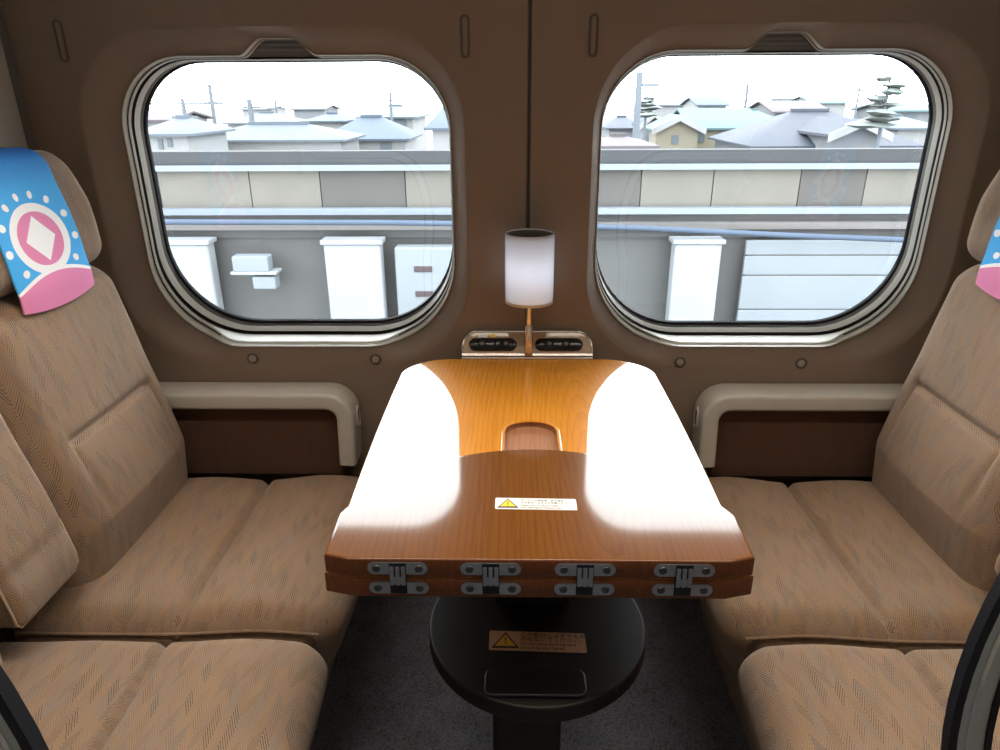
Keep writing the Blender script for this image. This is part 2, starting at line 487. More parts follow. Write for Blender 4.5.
wallmb = MB()
for si, s in enumerate((-1, 1)):
    cx = s * WCX
    root = empty('window_%d' % (si + 1), (cx, .08, .75)); tag(root, kind='structure')
    g = MB(); band(g, wring(cx, 0, .088), wring(cx, .04, .080)); band(g, wring(cx, .04, .080), wring(cx, .17, .077))
    weld(g).build('gasket', M['rubber'], root)
    g = MB()
    for j in range(4):
        a = .17 + j * .022
        band(g, wring(cx, a, .077 - j * .002), wring(cx, a + .011, .0735 - j * .002), 0); band(g, wring(cx, a + .011, .0735 - j * .002), wring(cx, a + .022, .075 - j * .002), 0)
    weld(g).build('ribbed_seal', M['rib'], root, sharp=20)
    g = MB()
    for (s0, y0, s1, y1) in ((.258, .069, .264, .064), (.264, .064, .29, .062), (.29, .062, .42, .052), (.42, .052, .44, .056)):
        band(g, wring(cx, s0, y0), wring(cx, s1, y1))
    weld(g).build('inner_frame', M['frame'], root)
    g = MB()
    for (s0, y0, s1, y1) in ((.44, .056, .45, .072), (.45, .072, .555, .072), (.555, .072, .565, .047)): band(g, wring(cx, s0, y0), wring(cx, s1, y1))
    weld(g).build('blind_channel', M['dark'], root)
    g = MB()
    isd = lambda p: 1 if tabf(p[0], p[2], cx) < .35 else 0
    seq = [(.565, .047, 0), (.572, .045, 0), (.59, .042, 0), (.66, .040, 0), (.725, .038, 1), (.735, .052, 1), (.765, .052, 1), (.775, .037, 0), (.82, .033, 0), (.90, .029, 0), (.96, .029, 0), (1., .032, 0)]
    for (s0, y0, _), (s1, y1, dk) in zip(seq, seq[1:]):
        band(g, wring(cx, s0, y0), wring(cx, s1, y1), 0, isd if dk else None)
    weld(g).build('outer_frame', [M['frame'], M['dark']], root)
    # pane
    g = MB(); q = WIN[s]; o = outline(q[0], q[1] + .005, q[2] - .005, q[3] + .005, .15, .20); g.prism(o, 'y', .0885 + YO, .0945 + YO)
    g.build('glass_pane', M['glass'], root)
    # blind pull showing in the notch
    g = MB(); zt = WIN[s][7] + .031; zb = WIN[s][7] - .002
    g.prism([(cx - .082, zb), (cx + .082, zb), (cx + .075, zb + .012), (cx + .036, zt + .002), (cx - .036, zt + .002), (cx - .075, zb + .012)], 'y', .050 + YO, .060 + YO)
    bp = g.build('blind_pull', M['blind'], root); gr = MB()
    for j in range(4):
        z = zb + .011 + j * .0095; w = .074 - j * .0095
        gr.box(cx - w, cx + w, .046 + YO, .052 + YO, z, z + .0035)
    gr.build('grip_ribs', M['rib'], bp)
    # wall panel around the window
    lip = wring(cx, 1., .032)
    halo = outline(cx + s * .010, .400, .655, 1.381, .19, .22)
    rings = []
    for t, f in ((0, 0), (.06, .02), (.5, .5), (.92, .94), (1., 1.), (1.07, 1.)):
        R = []
        for (lx, ly, lz), (hx, hz) in zip(lip, halo):
            x = lx + (hx - lx) * t; z = lz + (hz - lz) * t
            y = (ly - WY) * (1 - f) if f < 1 else 0
            if ssmooth(.80, .70, z) > 0 and t > .06:
                k = ssmooth(.80, .70, z); y = y * (1 - k) + (min(.018, ly - WY) * max(0, 1 - f * 1.6) if f < 1 else 0) * k
            R.append([x, y, z])
        rings.append(R)
    x0, x1, z0, z1 = (-WX, -.005, 0, 2.08) if s < 0 else (.005, WX, 0, 2.08)
    rect = []
    for (hx, hz) in halo:
        dx, dz = hx - cx, hz - 1.03
        t = min(((x1 - cx) / dx if dx > 0 else (x0 - cx) / dx) if abs(dx) > 1e-9 else 1e9, ((z1 - 1.03) / dz if dz > 0 else (z0 - 1.03) / dz) if abs(dz) > 1e-9 else 1e9)
        rect.append([cx + dx * t, 0, 1.03 + dz * t])
    for cxn, czn in ((x0, z0), (x0, z1), (x1, z0), (x1, z1)):
        i = min(range(len(rect)), key=lambda i: (rect[i][0] - cxn) ** 2 + (rect[i][2] - czn) ** 2); rect[i] = [cxn, 0, czn]
    last = rings[-1]
    for t in (.08, .2, .4, .6, .8, 1.):
        rings.append([[a[0] + (b[0] - a[0]) * t, 0, a[2] + (b[2] - a[2]) * t] for a, b in zip(last, rect)])
    for R in rings:
        for p in R: p[1] += bend(p[2])
    for A, B in zip(rings, rings[1:]): band(wallmb, A, B)
wallmb = weld(wallmb)
tag(wallmb.build('wall_back', M['wall'], sharp=60), kind='structure')
# centre joint strip, corner strips
g = MB(); zz = [0, .5, 1., 1.42] + [1.42 + .066 * i for i in range(1, 11)]
g.sweep([(0, .004 + bend(z), z) for z in zz], [(-.006, -.003), (-.006, .005), (.006, .005), (.006, -.003), (.003, -.003), (.002, .002), (-.002, .002), (-.003, -.003)], (0, 1, 0))
tag(g.build('trim_1', M['trim']), kind='structure')
for i, s in enumerate((-1, 1)):
    g = MB(); g.sweep([(s * (WX - .006), -.006 + bend(z), z) for z in zz], [(-.006, -.006), (-.006, .006), (.006, .006), (.006, -.006)], (0, 1, 0))
    tag(g.build('trim_%d' % (i + 2), plain('corner_trim', (.16, .15, .14), .5)), kind='structure')
g = MB(); g.box(-WX - .03, -WX, -2.6, .02, 0, 2.08); tag(g.build('wall_left', M['partition']), kind='structure')
g = MB(); g.box(WX, WX + .03, -2.6, .02, 0, 2.08); tag(g.build('wall_right', M['partition']), kind='structure')
g = MB(); g.box(-WX - .03, WX + .03, -2.63, -2.6, 0, 2.08); tag(g.build('wall_front', M['partition']), kind='structure')
g = MB(); g.box(-WX - .03, WX + .03, -2.63, .02, -.03, 0); tag(g.build('floor', M['carpet']), kind='structure')
g = MB(); g.box(-WX - .03, WX + .03, -2.63, .02, 2.08, 2.11)
g.prism([(-.02, 1.70), (-.02, 2.08), (-.10, 2.08), (-.10, 1.76), (-.58, 1.73), (-.64, 1.75), (-.65, 1.70), (-.62, 1.685)], 'x', -WX, WX)  # unseen rack soffit, added and sized to shade the window wall
tag(g.build('ceiling_with_shade_soffit', M['ceil']), kind='structure')


# ------------------------------------------------------------------ small wall fittings
def stadium(cx, cz, hw, hh, n=10):
    r = min(hw, hh); P = []
    if hw > hh:
        for i in range(n + 1): a = -PI / 2 + PI * i / n; P.append((cx + hw - r + r * math.cos(a), cz + r * math.sin(a)))
        for i in range(n + 1): a = PI / 2 + PI * i / n; P.append((cx - hw + r + r * math.cos(a), cz + r * math.sin(a)))
    else:
        for i in range(n + 1): a = PI * i / n; P.append((cx + r * math.cos(a), cz + hh - r + r * math.sin(a)))
        for i in range(n + 1): a = PI + PI * i / n; P.append((cx + r * math.cos(a), cz - hh + r + r * math.sin(a)))
    return P


slots = [(-.128, 1.360, 'slim vertical coat hook slot in the pillar wall, above left window edge'),
         (.125, 1.360, 'slim vertical coat hook slot in the pillar wall, beside right window edge'),
         (-.937, 1.357, 'slim vertical coat hook slot near the corner above the blue headrest cloth')]
for x, z, lab in slots:
    r = empty('coat_hook_slot', (x, 0, z)); tag(r, lab, 'coat hook', 'flush coat hook slots in the wall')
    p = stadium(x, z, .0075, .037); g = MB(); g.sweep([(a, -.0008 + bend(b), b) for a, b in p], [(-.0016, -.0016), (-.0016, .001), (.0016, .001), (.0016, -.0016)], (0, 1, 0), closed=True)
    g.build('rim', M['trim'], r)
    g = MB(); g.prism(stadium(x, z, .0045, .033), 'y', WY - .002, WY + .001); g.build('hook_plate', M['wall'], r)
caps = [(-.646, .680, 'small round screw cap below left window, nearer the blue headrest cloth'), (-.355, .678, 'small round screw cap below left window, nearer the lamp'),
        (.358, .672, 'small round screw cap below right window, nearer the lamp'), (.639, .670, 'small round screw cap below right window, nearer the right seat')]
for x, z, lab in caps:
    r = empty('screw_cap', (x, 0, z)); tag(r, lab, 'screw cap', 'round screw caps under the windows')
    g = MB(); g.lathe((x, WY, z), (0, -1, 0), [(.0135, -.001), (.0135, .001), (.012, .0025), (.0095, .0025), (.009, .0008)], 24); g.build('ring', M['trim'], r)
    g = MB(); g.lathe((x, WY, z), (0, -1, 0), [(.0085, 0), (.0085, .002), (.007, .003), (.003, .0034)], 24); g.build('plug', plain('cap_plastic', (.36, .30, .25), .5), r)

# ------------------------------------------------------------------ seats
BACK = [(.34, .795), (.43, .785), (.53, .779), (.64, .800), (.74, .827), (.90, .862), (.96, .885), (1.2, .93)]


def place(V, s, c): return [Vector((s * (v.x + c[0]), v.y + c[1], v.z + c[2])) for v in V]


def cushion(y0, y1, s, root, name='seat_cushion'):
    u0, u1, z0, z1 = .335, .925, .27, .425
    h = ((u1 - u0) / 2, (y1 - y0) / 2, (z1 - z0) / 2); c = ((u0 + u1) / 2, (y0 + y1) / 2, (z0 + z1) / 2)
    V, F = rbox(h, .048, (120, 30, 4)); W = []
    for v in V:
        u, y, z = v.x + c[0], v.y + c[1], v.z + c[2]
        top = ssmooth(.33, .42, z)
        fy = abs(y - c[1]) / h[1]
        dz = 0
        # rolled front bolster then a softer hollow behind the stitched crease
        dz += .014 * math.exp(-((u - .47) / .10) ** 2) + .006 * math.exp(-((u - .74) / .09) ** 2)
        cr = .604 + .012 * (fy ** 4)
        dz -= .015 * math.exp(-((u - cr) / .009) ** 2) + .006 * math.exp(-(abs(u - cr) / .020)) * (1 if fy < .86 else max(0, 1 - (fy - .86) / .1))
        dz -= .014 * fy ** 4
        dz += .004 * math.sin(u * 21 + y * 9) * .4
        z += dz * top
        # front leans back below the nose
        if z < .37: u += (.37 - z) * .30 * ssmooth(.55, .36, u)
        u -= .010 * (1 - fy ** 2) * ssmooth(.45, .34, u)
        if fy > .75: u += .022 * ((fy - .75) / .25) ** 2 * ssmooth(.46, .34, u)
        W.append((s * u, y, z))
    mk(name, W, F, M['fabric'], root, boxuv=True)
    # piping along the near and far upper edges
    for yy in (y0 + .003,):
        path = []
        for i in range(40):
            u = u0 + .03 + (u1 - u0 - .06) * i / 39
            z = .388 + .010 * math.exp(-((u - .47) / .10) ** 2)
            path.append((s * u, yy - .001, z))
        g = MB(); g.sweep(path, [(.0028 * math.cos(a * PI / 4), .0028 * math.sin(a * PI / 4)) for a in range(8)], (0, 1, 0)); g.build('piping', M['fabric'], root, boxuv=True)
    # apron below the nose, slanting back to the floor
    g = MB(); y = (y0 + .012, y1 - .012); n = 12; prof = [(.385, .31), (.40, .26), (.43, .12), (.456, .015), (.458, .0)]
    V = []; F = []
    for (u, z) in prof:
        for j in range(n + 1): V.append((s * u, y[0] + (y[1] - y[0]) * j / n, z))
    k = n + 1
    for i in range(len(prof) - 1):
        for j in range(n): F.append((i * k + j, i * k + j + 1, (i + 1) * k + j + 1, (i + 1) * k + j))
    g.add(V, F)
    for yy in y:
        P = [(s * u, yy, z) for u, z in prof] + [(s * .84, yy, 0), (s * .84, yy, .31)]; g.add(P, [tuple(range(len(P)))])
    g.add([(s * .84, yy, z) for yy in y for z in (0, .31)], [(0, 1, 3, 2)])
    g = weld(g); g.build('front_apron', M['fabric'], root, boxuv=True)


def backrest(y0, y1, s, root):
    z0, z1 = .29, .938; hu = .085
    h = (hu, (y1 - y0) / 2, (z1 - z0) / 2); c = (0, (y0 + y1) / 2, (z0 + z1) / 2)
    V, F = rbox(h, .050, (4, 44, 120)); W = []
    for v in V:
        y, z = v.y + c[1], v.z + c[2]; fy = (y - c[1]) / h[1]
        front = ssmooth(.02, -.07, v.x)
        u = lerp_tab(BACK, z) + hu + v.x
        d = 0.
        # stitched cross seam with short returns, side bolsters
        zs = .684 + .0 * fy
        cl = 1 if abs(fy) < .60 else max(0, 1 - (abs(fy) - .60) / .1)
        d += .009 * math.exp(-((z - zs) / .008) ** 2) * cl + .004 * math.exp(-abs(z - zs) / .025) * cl
        d += .004 * math.exp(-((abs(fy) - .66 + .10 * (zs - z)) / .030) ** 2) * ssmooth(zs + .05, zs - .01, z) * ssmooth(.50, .60, z)
        d -= .012 * math.exp(-((z - .54) / .09) ** 2) * (1 - fy ** 2)
        d -= .006 * math.exp(-((z - .80) / .09) ** 2) * (1 - fy ** 2)
        d += .010 * fy ** 4
        W.append((s * (u + d * front), y, z))
    return mk('backrest', W, F, M['fabric'], root, boxuv=True)


def headrest_front(y, z, yc):
    fy = (y - yc) / .2
    return .863 + .026 * ssmooth(1.05, 1.16, z) + .006 * fy ** 4 + (.020 * math.exp(-((z - 1.07) / .075) ** 2)) * max(0, 1 - fy * fy)


def headrest(y0, y1, s, root):
    z0, z1, hu = .938, 1.160, .062
    h = (hu, (y1 - y0) / 2, (z1 - z0) / 2); c = (0, (y0 + y1) / 2, (z0 + z1) / 2)
    V, F = rbox(h, .045, (4, 24, 14)); W = []
    for v in V:
        y, z = v.y + c[1], v.z + c[2]
        t = ssmooth(1.0, 1.17, z); y = c[1] + (y - c[1]) * (1 - .09 * t)
        u = headrest_front(y, z, c[1]) + hu + v.x
        if v.y and abs(v.y) > h[1] * .8: z -= .012 * ((abs(v.y) / h[1] - .8) / .2) ** 2 * t
        W.append((s * u, y, z))
    return mk('headrest', W, F, M['fabric'], root, boxuv=True)


def armrest_up(y0, y1, s, root):
    z0, z1, hu = .485, 1.02, .05
    h = (hu, (y1 - y0) / 2, (z1 - z0) / 2); c = (0, (y0 + y1) / 2, (z0 + z1) / 2)
    V, F = rbox(h, .018, (4, 10, 40)); W = []
    for v in V:
        y, z = v.y + c[1], v.z + c[2]
        front = ssmooth(.0, -.04, v.x)
        u = lerp_tab(BACK, z) + .004 + hu + v.x + .006 * math.exp(-((z - .575) / .008) ** 2) * front
        W.append((s * u, y, z))
    o = mk('folded_armrest', W, F, M['fabric'], root, boxuv=True)
    zb = z0 + .002
    g = MB(); u = lerp_tab(BACK, zb) + .012
    g.sweep([(s * (u + .012), y0 - .0, zb + .10), (s * u, y0 - .001, zb + .03), (s * u, y0, zb + .012), (s * (u + .002), y0 + .010, zb), (s * (u + .002), (y0 + y1) / 2, zb), (s * (u + .002), y1 - .010, zb), (s * u, y1, zb + .012), (s * u, y1 + .001, zb + .03), (s * (u + .012), y1, zb + .10)],
            [(.002 * math.cos(a * PI / 3), .002 * math.sin(a * PI / 3)) for a in range(6)], (1, 0, 0))
    g.build('piping', plain('pale_piping', (.45, .34, .24), .8), o)


def side_frame(s, y0, u0, root):
    """tall bowed end hoop of the aisle seat: rubber edge, metal face"""
    path = []
    for i in range(25):
        z = .05 + .90 * i / 24; path.append((u0 + .9 * max(0, abs(z - .76) - (.0 if z > .76 else .0)) ** 2 if z > .62 else u0 + .9 * .14 ** 2, z))
    R = .16
    th0 = math.atan(2 * .9 * .19); u, z = path[-1]
    for i in range(16):
        th = th0 + (PI / 2 - th0) * (i + .5) / 16; ds = R * (PI / 2 - th0) / 16
        u += ds * math.sin(th); z += ds * math.cos(th); path.append((u, z))
    path.append((path[-1][0] + .3, path[-1][1]))
    P = [(s * u, y0, z) for u, z in path]
    sg = -s
    def strip(a0, a1, b0, b1, m, name, par):
        g = MB(); g.sweep(P, [(sg * a0, b0), (sg * a0, b1), (sg * a1, b1), (sg * a1, b0)], (0, 1, 0)); return g.build(name, m, par)
    f = strip(.008, .034, -.010, .004, M['greymetal'], 'side_frame', root)
    strip(.0, .008, -.012, -.001, M['rubber'], 'edge_strip', f); strip(.034, .040, -.012, .004, M['rubber'], 'inner_strip', f)
    strip(.016, .020, -.012, -.009, M['chrome'], 'bright_line', f)


for s, side in ((-1, 'left'), (1, 'right')):
    w = empty('train_seat', (s * .6, -.34, 0))
    tag(w, 'brown herringbone train seat by the %s window with stitched backrest and headrest' % side, 'seat', 'brown seats facing across the table')
    cushion(-.588, -.078, s, w); backrest(-.510, -.088, s, w); headrest(-.500, -.098, s, w)
    a = empty('train_seat', (s * .6, -.90, 0))
    tag(a, 'brown herringbone aisle seat nearest the viewer on the %s, with dark curved end frame' % side, 'seat', 'brown seats facing across the table')
    cushion(-1.150, -.606, s, a); backrest(-1.13, -.708, s, a); headrest(-1.12, -.718, s, a)
    armrest_up(-.690, -.530, s, a)
    side_frame(s, -1.02 if s > 0 else -1.16, .376 if s > 0 else .362, a)
    # printed cloth over the headrest of the window seat
    yc = -.304; hw = .102; path = []
    for i in range(26):
        z = .901 + (1.135 - .901) * i / 25
        u = min(headrest_front(yc, max(z, .94), -.299), lerp_tab(BACK, z) + .002 + max(0, .93 - z) * .3) - .010 if z < .95 else headrest_front(yc, z, -.299) - .006
        path.append((u, z))
    # over the top and down the back
    tf = path[-1][0]
    for i in range(1, 9): a2 = PI / 2 * i / 8; path.append((tf + .045 * (1 - math.cos(a2)), 1.135 + .0335 * math.sin(a2)))
    path.append((tf + .085, 1.168)); 
    for i in range(1, 5): path.append((tf + .085 + .02 * math.sin(PI / 2 * i / 4), 1.168 - .03 * (1 - math.cos(PI / 2 * i / 4))))
    path.append((tf + .107, 1.06))
    # smooth the front fall
    us = [p[0] for p in path]
    for _ in range(3): us[1:25] = [(us[i - 1] + us[i] * 2 + us[i + 1]) / 4 for i in range(1, 25)]
    path = [(u, p[1]) for u, p in zip(us, path)]
    Ls = [0]
    for a1, b1 in zip(path, path[1:]): Ls.append(Ls[-1] + math.dist(a1, b1))
    nV, nF, uv = [], [], []; nw = 14
    for layer in (0, .003):
        for i_, ((u, z), l) in enumerate(zip(path, Ls)):
            for j in range(nw + 1):
                q = -1 + 2 * j / nw; dy = hw * q * (1.02 - .10 * ssmooth(.10, .30, l))
                curl = .004 * q ** 4 * ssmooth(.15, 0, l)
                zz = z + (.010 * q * q if l < .05 else 0) * (1 - l / .05)
                dq = headrest_front(yc + dy, z, -.299) - headrest_front(yc, z, -.299) if (z >= .95 and i_ < 26) else 0
                nV.append((s * (u + curl + layer + dq), yc + dy, zz)); uv.append((dy * (1 if s < 0 else -1), l))
    k = nw + 1; n = len(path)
    for L in (0, 1):
        o = L * n * k
        for i in range(n - 1):
            for j in range(nw): nF.append((o + i * k + j, o + i * k + j + 1, o + (i + 1) * k + j + 1, o + (i + 1) * k + j))
    o = n * k
    for i in range(n - 1):
        for j in (0, nw): nF.append((i * k + j, (i + 1) * k + j, o + (i + 1) * k + j, o + i * k + j))
    for i in (0, n - 1):
        for j in range(nw): nF.append((i * k + j, i * k + j + 1, o + i * k + j + 1, o + i * k + j))
    c = mk('headrest_cover', nV, nF, M['cover'], None, uvs=uv, sharp=60)
    tag(c, ('blue headrest cloth with pink disc, white dots and pink hem on left window seat' if s < 0 else 'blue and pink headrest cloth on right window seat, only its corner in view'), 'headrest cover', 'printed cloths over the headrests')

    # wall armrest beside the window seat
    r = empty('wall_armrest', (s * .62, 0, .41)); tag(r, 'beige moulded wall armrest with dark brown fabric side, below the %s window' % side, 'armrest', 'wall armrests below the windows')
    path = [(s * .90, -.043, .603)]
    for i in range(12): path.append((s * (.90 - (.90 - .465) * (i + 1) / 12), -.043, .603))
    for i in range(1, 11):
        a2 = PI / 2 * i / 10; path.append((s * (.465 - .045 * math.sin(a2)), -.043, .558 + .045 * math.cos(a2)))
    for i in range(1, 8): path.append((s * (.420 + .004 * i / 7), -.043, .558 - .118 * i / 7))
    sec = []
    for (cu, cv, a0) in ((.011, .030, 0), (-.011, .030, 90), (-.011, -.034, 180), (.011, -.034, 270)):
        for k2 in range(5): a2 = math.radians(a0 + 90 * k2 / 4); sec.append((cu + .009 * math.cos(a2), cv + .009 * math.sin(a2)))
    g = MB(); g.sweep(path, sec, (0, 1, 0)); g.build('moulded_cap', M['arm'], r)
    V, F = rbox((.22, .028, .10), .008, (10, 2, 6)); mk('side_panel', place(V, s, (.66, -.034, .498)), F, M['fabric_dark'], r, boxuv=True)
    g = MB(); P = stadium(-.040, .548, .011, .026)
    g.prism(P, 'x', s * .3985, s * .4005); sk = g.build('socket_recess', M['blackbox'], r)
    g = MB(); g.sweep([(s * .3985, y, z) for y, z in P], [(-.002, -.002), (-.002, .002), (.002, .002), (.002, -.002)], (1, 0, 0), closed=True); g.build('rim', M['arm'], sk)

# ------------------------------------------------------------------ folding table
T0, T1 = .700, .728          # lower board top, folded leaf top
tb = empty('folding_table', (0, -.45, 0)); tag(tb, 'glossy orange brown wooden folding table on a dark pedestal between the seats', 'table')
YF = -.822
low = [(-.232, YF), (.232, YF), (.266, YF + .009)]
for i in range(1, 11): t = i / 10; low.append((.266 + .008 * math.sin(PI * t * .75), YF + .009 + (.66) * t))
for i in range(1, 15): a = PI / 2 * i / 15; low.append((.165 + .107 * math.cos(a), -.152 + .096 * math.sin(a)))
low.append((.165, -.056)); low += [(-x, y) for x, y in reversed(low[2:])]
V, F, L, n = bevel_prism('b', low, T0 - .029, T0, .002, None, None)
sel = lambda F, V: [1 if abs(sum((Vector(V[i]) for i in f), Vector()).z / len(f) - 0) < 0 else 0 for f in F]
board = mk('lower_board', V, F, [M['wood'], M['recess']], tb)
# finger pocket cut into the lower board
cutp = []
for i in range(21): a = PI * i / 20; cutp.append((.047 * math.cos(a), -.424 + .047 * max(0, math.sin(a)) ** .8))
cutp += [(-.047, -.60), (.047, -.60)]
g = MB(); g.prism(cutp, 'z', T0 - .012, T0 + .02); cut = g.build('cutter', M['recess'])
bo = board.modifiers.new('pocket', 'BOOLEAN'); bo.object = cut; bo.operation = 'DIFFERENCE'; bo.solver = 'EXACT'
bpy.context.view_layer.update()
dg = bpy.context.evaluated_depsgraph_get(); me2 = bpy.data.meshes.new_from_object(board.evaluated_get(dg))
board.modifiers.clear(); board.data = me2; bpy.data.objects.remove(cut)
for p in me2.polygons:
    c = p.center + Vector(tb.location)
    inside = abs(c.x) < .048 and -.61 < c.y < -.37 and c.z < T0 - .0005 and c.z > T0 - .0125
    p.material_index = 1 if inside else 0
    p.use_smooth = True
me2.set_sharp_from_angle(angle=math.radians(30))
# chrome-bright lip round the pocket
g = MB(); lipp = [(x * 1.03, y, T0 - .0005) for x, y in [(.047, -.545)] + cutp[:21] + [(-.047, -.545)]]
g.sweep(lipp, [(.0032 * math.cos(k * PI / 4), .0022 * math.sin(k * PI / 4)) for k in range(8)], (0, 0, 1)); g.build('pocket_lip', M['wood'], tb)
leaf = [(-.232, YF), (.232, YF), (.264, YF + .009)]
R = .283
a0 = math.asin(.266 / R)
for i in range(41):
    a = a0 - 2 * a0 * i / 40; leaf.append((R * math.sin(a), -.820 + R * math.cos(a)))
leaf.append((-.264, YF + .009))
V, F, L, n = bevel_prism('b', leaf, T0 + .0002, T1, .0025, None, None)
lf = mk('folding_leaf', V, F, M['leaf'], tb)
# dark edge veneer of both boards
for o_ in (board, lf):
    me_ = o_.data; me_.materials.append(M['wood_edge']); k_ = len(me_.materials) - 1
    for p in me_.polygons:
        c = p.center + Vector(tb.location)
        if abs(p.normal.z) < .8 and p.material_index == 0 and not (abs(c.x) < .05 and -.62 < c.y < -.37): p.material_index = k_
for hx in (-.172, -.058, .057, .177):
    y = YF - .0015; h = empty('hinge', (hx, YF + .45, T0)); h.parent = tb
    for zc in (T0 - .0135, T0 + .0155):
        p = MB(); p.prism(stadium(hx, zc, .037, .0085), 'y', y - .001, y + .001); p.build('plate', M['steel'], h)
        for dx in (-.026, .026):
            q = MB(); q.lathe((hx + dx, y - .001, zc), (0, -1, 0), [(.0052, 0), (.0048, .0012), (.003, .0014), (.0022, .0006)], 14); q.build('screw', M['screw'], h)
    q = MB(); q.box(hx - .0105, hx + .0105, y - .0014, y, T0 - .0215, T0 + .0235); q.build('link_pocket', M['rubber'], h)
    q = MB()
    for dx in (-.007, 0, .007):
        q.box(hx + dx - .0024, hx + dx + .0024, y - .0042, y - .0014, T0 - .007, T0 + .019)
    q.box(hx - .0094, hx + .0094, y - .0034, y - .0014, T0 - .006, T0 + .005); q.build('link', M['steel'], h)


def label_plate(root, x0, x1, yb, yt, z, mat, slant, tri_mat, name, lines, lsize, ymul=1.0, ink=None, tx=.26):
    """flat sticker lying on a horizontal surface"""
    g = MB(); r = .0022; P = []
    for (cx, cy, a0) in ((x1 - r, yt - r, 0), (x0 + r, yt - r, 90), (x0 + r, yb + r, 180), (x1 - r, yb + r, 270)):
        for k in range(4): a = math.radians(a0 + 30 * k); P.append((cx + r * math.cos(a), cy + r * math.sin(a)))
    g.prism([(x, y + slant * (x - x0)) for x, y in P], 'z', z, z + .0005); pl = g.build(name, mat, root)
    H = yt - yb; cx = x0 + H * .62; cy = (yb + yt) / 2
    for k, (m, q) in enumerate(((M['ink'], .46), (tri_mat, .34))):
        t = MB(); hh = H * q
        t.prism([(cx - hh * 1.15, cy - hh * .85 + slant * (cx - x0)), (cx + hh * 1.15, cy - hh * .85 + slant * (cx - x0)), (cx, cy + hh * .95 + slant * (cx - x0))], 'z', z + .0005, z + .0007 + k * .0003); t.build('warning_triangle' if k else 'triangle_border', m, pl)
    t = MB(); t.prism([(cx - H * .028, cy + H * .14), (cx + H * .028, cy + H * .14), (cx + H * .018, cy - H * .10), (cx - H * .018, cy - H * .10)], 'z', z + .001, z + .0012)
    t.prism([(cx - H * .025, cy - H * .15), (cx + H * .025, cy - H * .15), (cx + H * .025, cy - H * .21), (cx - H * .025, cy - H * .21)], 'z', z + .001, z + .0012); t.build('exclamation_mark', M['ink'], pl)
    for k, (ln, sz, yy) in enumerate(lines):
        X = x0 + H * tx
        text('lettering', ln, sz, ink or M['ink'], pl, Matrix.Translation((X, yb + H * yy + slant * (X - x0), z + .0007)) @ Matrix.Rotation(math.atan(slant), 4, 'Z'))
    return pl


label_plate(tb, -.0555, .0565, -.711, -.683, T1, M['white'], -.02, M['yellow'], 'warning_label',
            [('テーブルの開閉時、手や指を', .0046, .74), ('はさまないようにご注意ください。', .0046, .53), ('Please avoid injuring your fingers', .0040, .31), ('when opening and closing the table.', .0040, .11)], .007, ink=M['greyink'], tx=1.25)
# pedestal
pz = .500
P = [((.006 + .166 * math.cos(2 * PI * i / 64)), -.668 + .166 * math.sin(2 * PI * i / 64)) for i in range(64)]
V, F, L, n = bevel_prism('b', P, pz - .028, pz, .003, None, None); mk('pedestal_shelf', V, F, M['pedestal'], tb)
V, F = rbox((.050, .045, .236), .012, (2, 2, 8)); mk('pedestal_column', [v + Vector((-.010, -.735, .236)) for v in V], F, M['pedestal'], tb)
V, F = rbox((.060, .085, .084), .012, (2, 2, 3)); mk('support_bracket', [v + Vector((0, -.56, .586)) for v in V], F, M['pedestal'], tb)
g = MB(); V, F = rbox((.073, .024, .004), .0035, (6, 4, 1))
P = []
for (cx, cy, a0) in ((.058, -.783, 0), (-.058, -.783, 90), (-.058, -.806, 180), (.058, -.806, 270)):
    for k in range(6): a = math.radians(a0 + 18 * k); P.append((cx + .012 * math.cos(a), cy + .012 * math.sin(a)))
V, F, L, n = bevel_prism('b', P, pz, pz + .006, .002, None, None); mk('rubber_pad', V, F, M['pad'], tb)
label_plate(tb, -.066, .077, -.731, -.692, pz, M['tan'], -.03, M['amber'], 'warning_label',
            [('この部分には手やものを', .0098, .74), ('のせないでください。', .0098, .52), ('Do not place anything here', .0074, .31), ('(including your hands).', .0074, .10)], .009, tx=1.18)

# ------------------------------------------------------------------ outlet console and lamp
cn = empty('outlet_console', (0, -.03, .66)); tag(cn, 'wood look wall console with two black socket strips behind the table edge', 'power outlet')
b0, b1 = Vector((0, -.0545, .702)), Vector((0, -.0165, .752)); up = (b1 - b0).normalized(); nr = Vector((0, -1, 0)) - up * Vector((0, -1, 0)).dot(up); nr.normalize()
def cpt(x, h, d=0): q = b0 + up * h + nr * d; return Vector((x, q.y, q.z))
H = (b1 - b0).length; hw = .147; rr = .036
ol = [(-hw, 0), (hw, 0)]
for i in range(9): a = PI / 2 * i / 8; ol.append((hw - rr + rr * math.cos(a), H - rr + rr * math.sin(a)))
for i in range(9): a = PI / 2 + PI / 2 * i / 8; ol.append((-hw + rr + rr * math.cos(a), H - rr + rr * math.sin(a)))
n = len(ol); V = [cpt(x, h) for x, h in ol] + [Vector((x, min(-.0035, cpt(x, h).y + .012), .64)) for x, h in ol]
F = [tuple(range(n)), tuple(range(n, 2 * n))] + [(i, (i + 1) % n, (i + 1) % n + n, i + n) for i in range(n)]
mk('console_body', V, F, M['console'], cn)
g = MB(); g.sweep([cpt(x, h, .0005) for x, h in ol], [(.003 * math.cos(k * PI / 4), .003 * math.sin(k * PI / 4)) for k in range(8)], nr, closed=True); g.build('metal_rim', M['chrome'], cn)
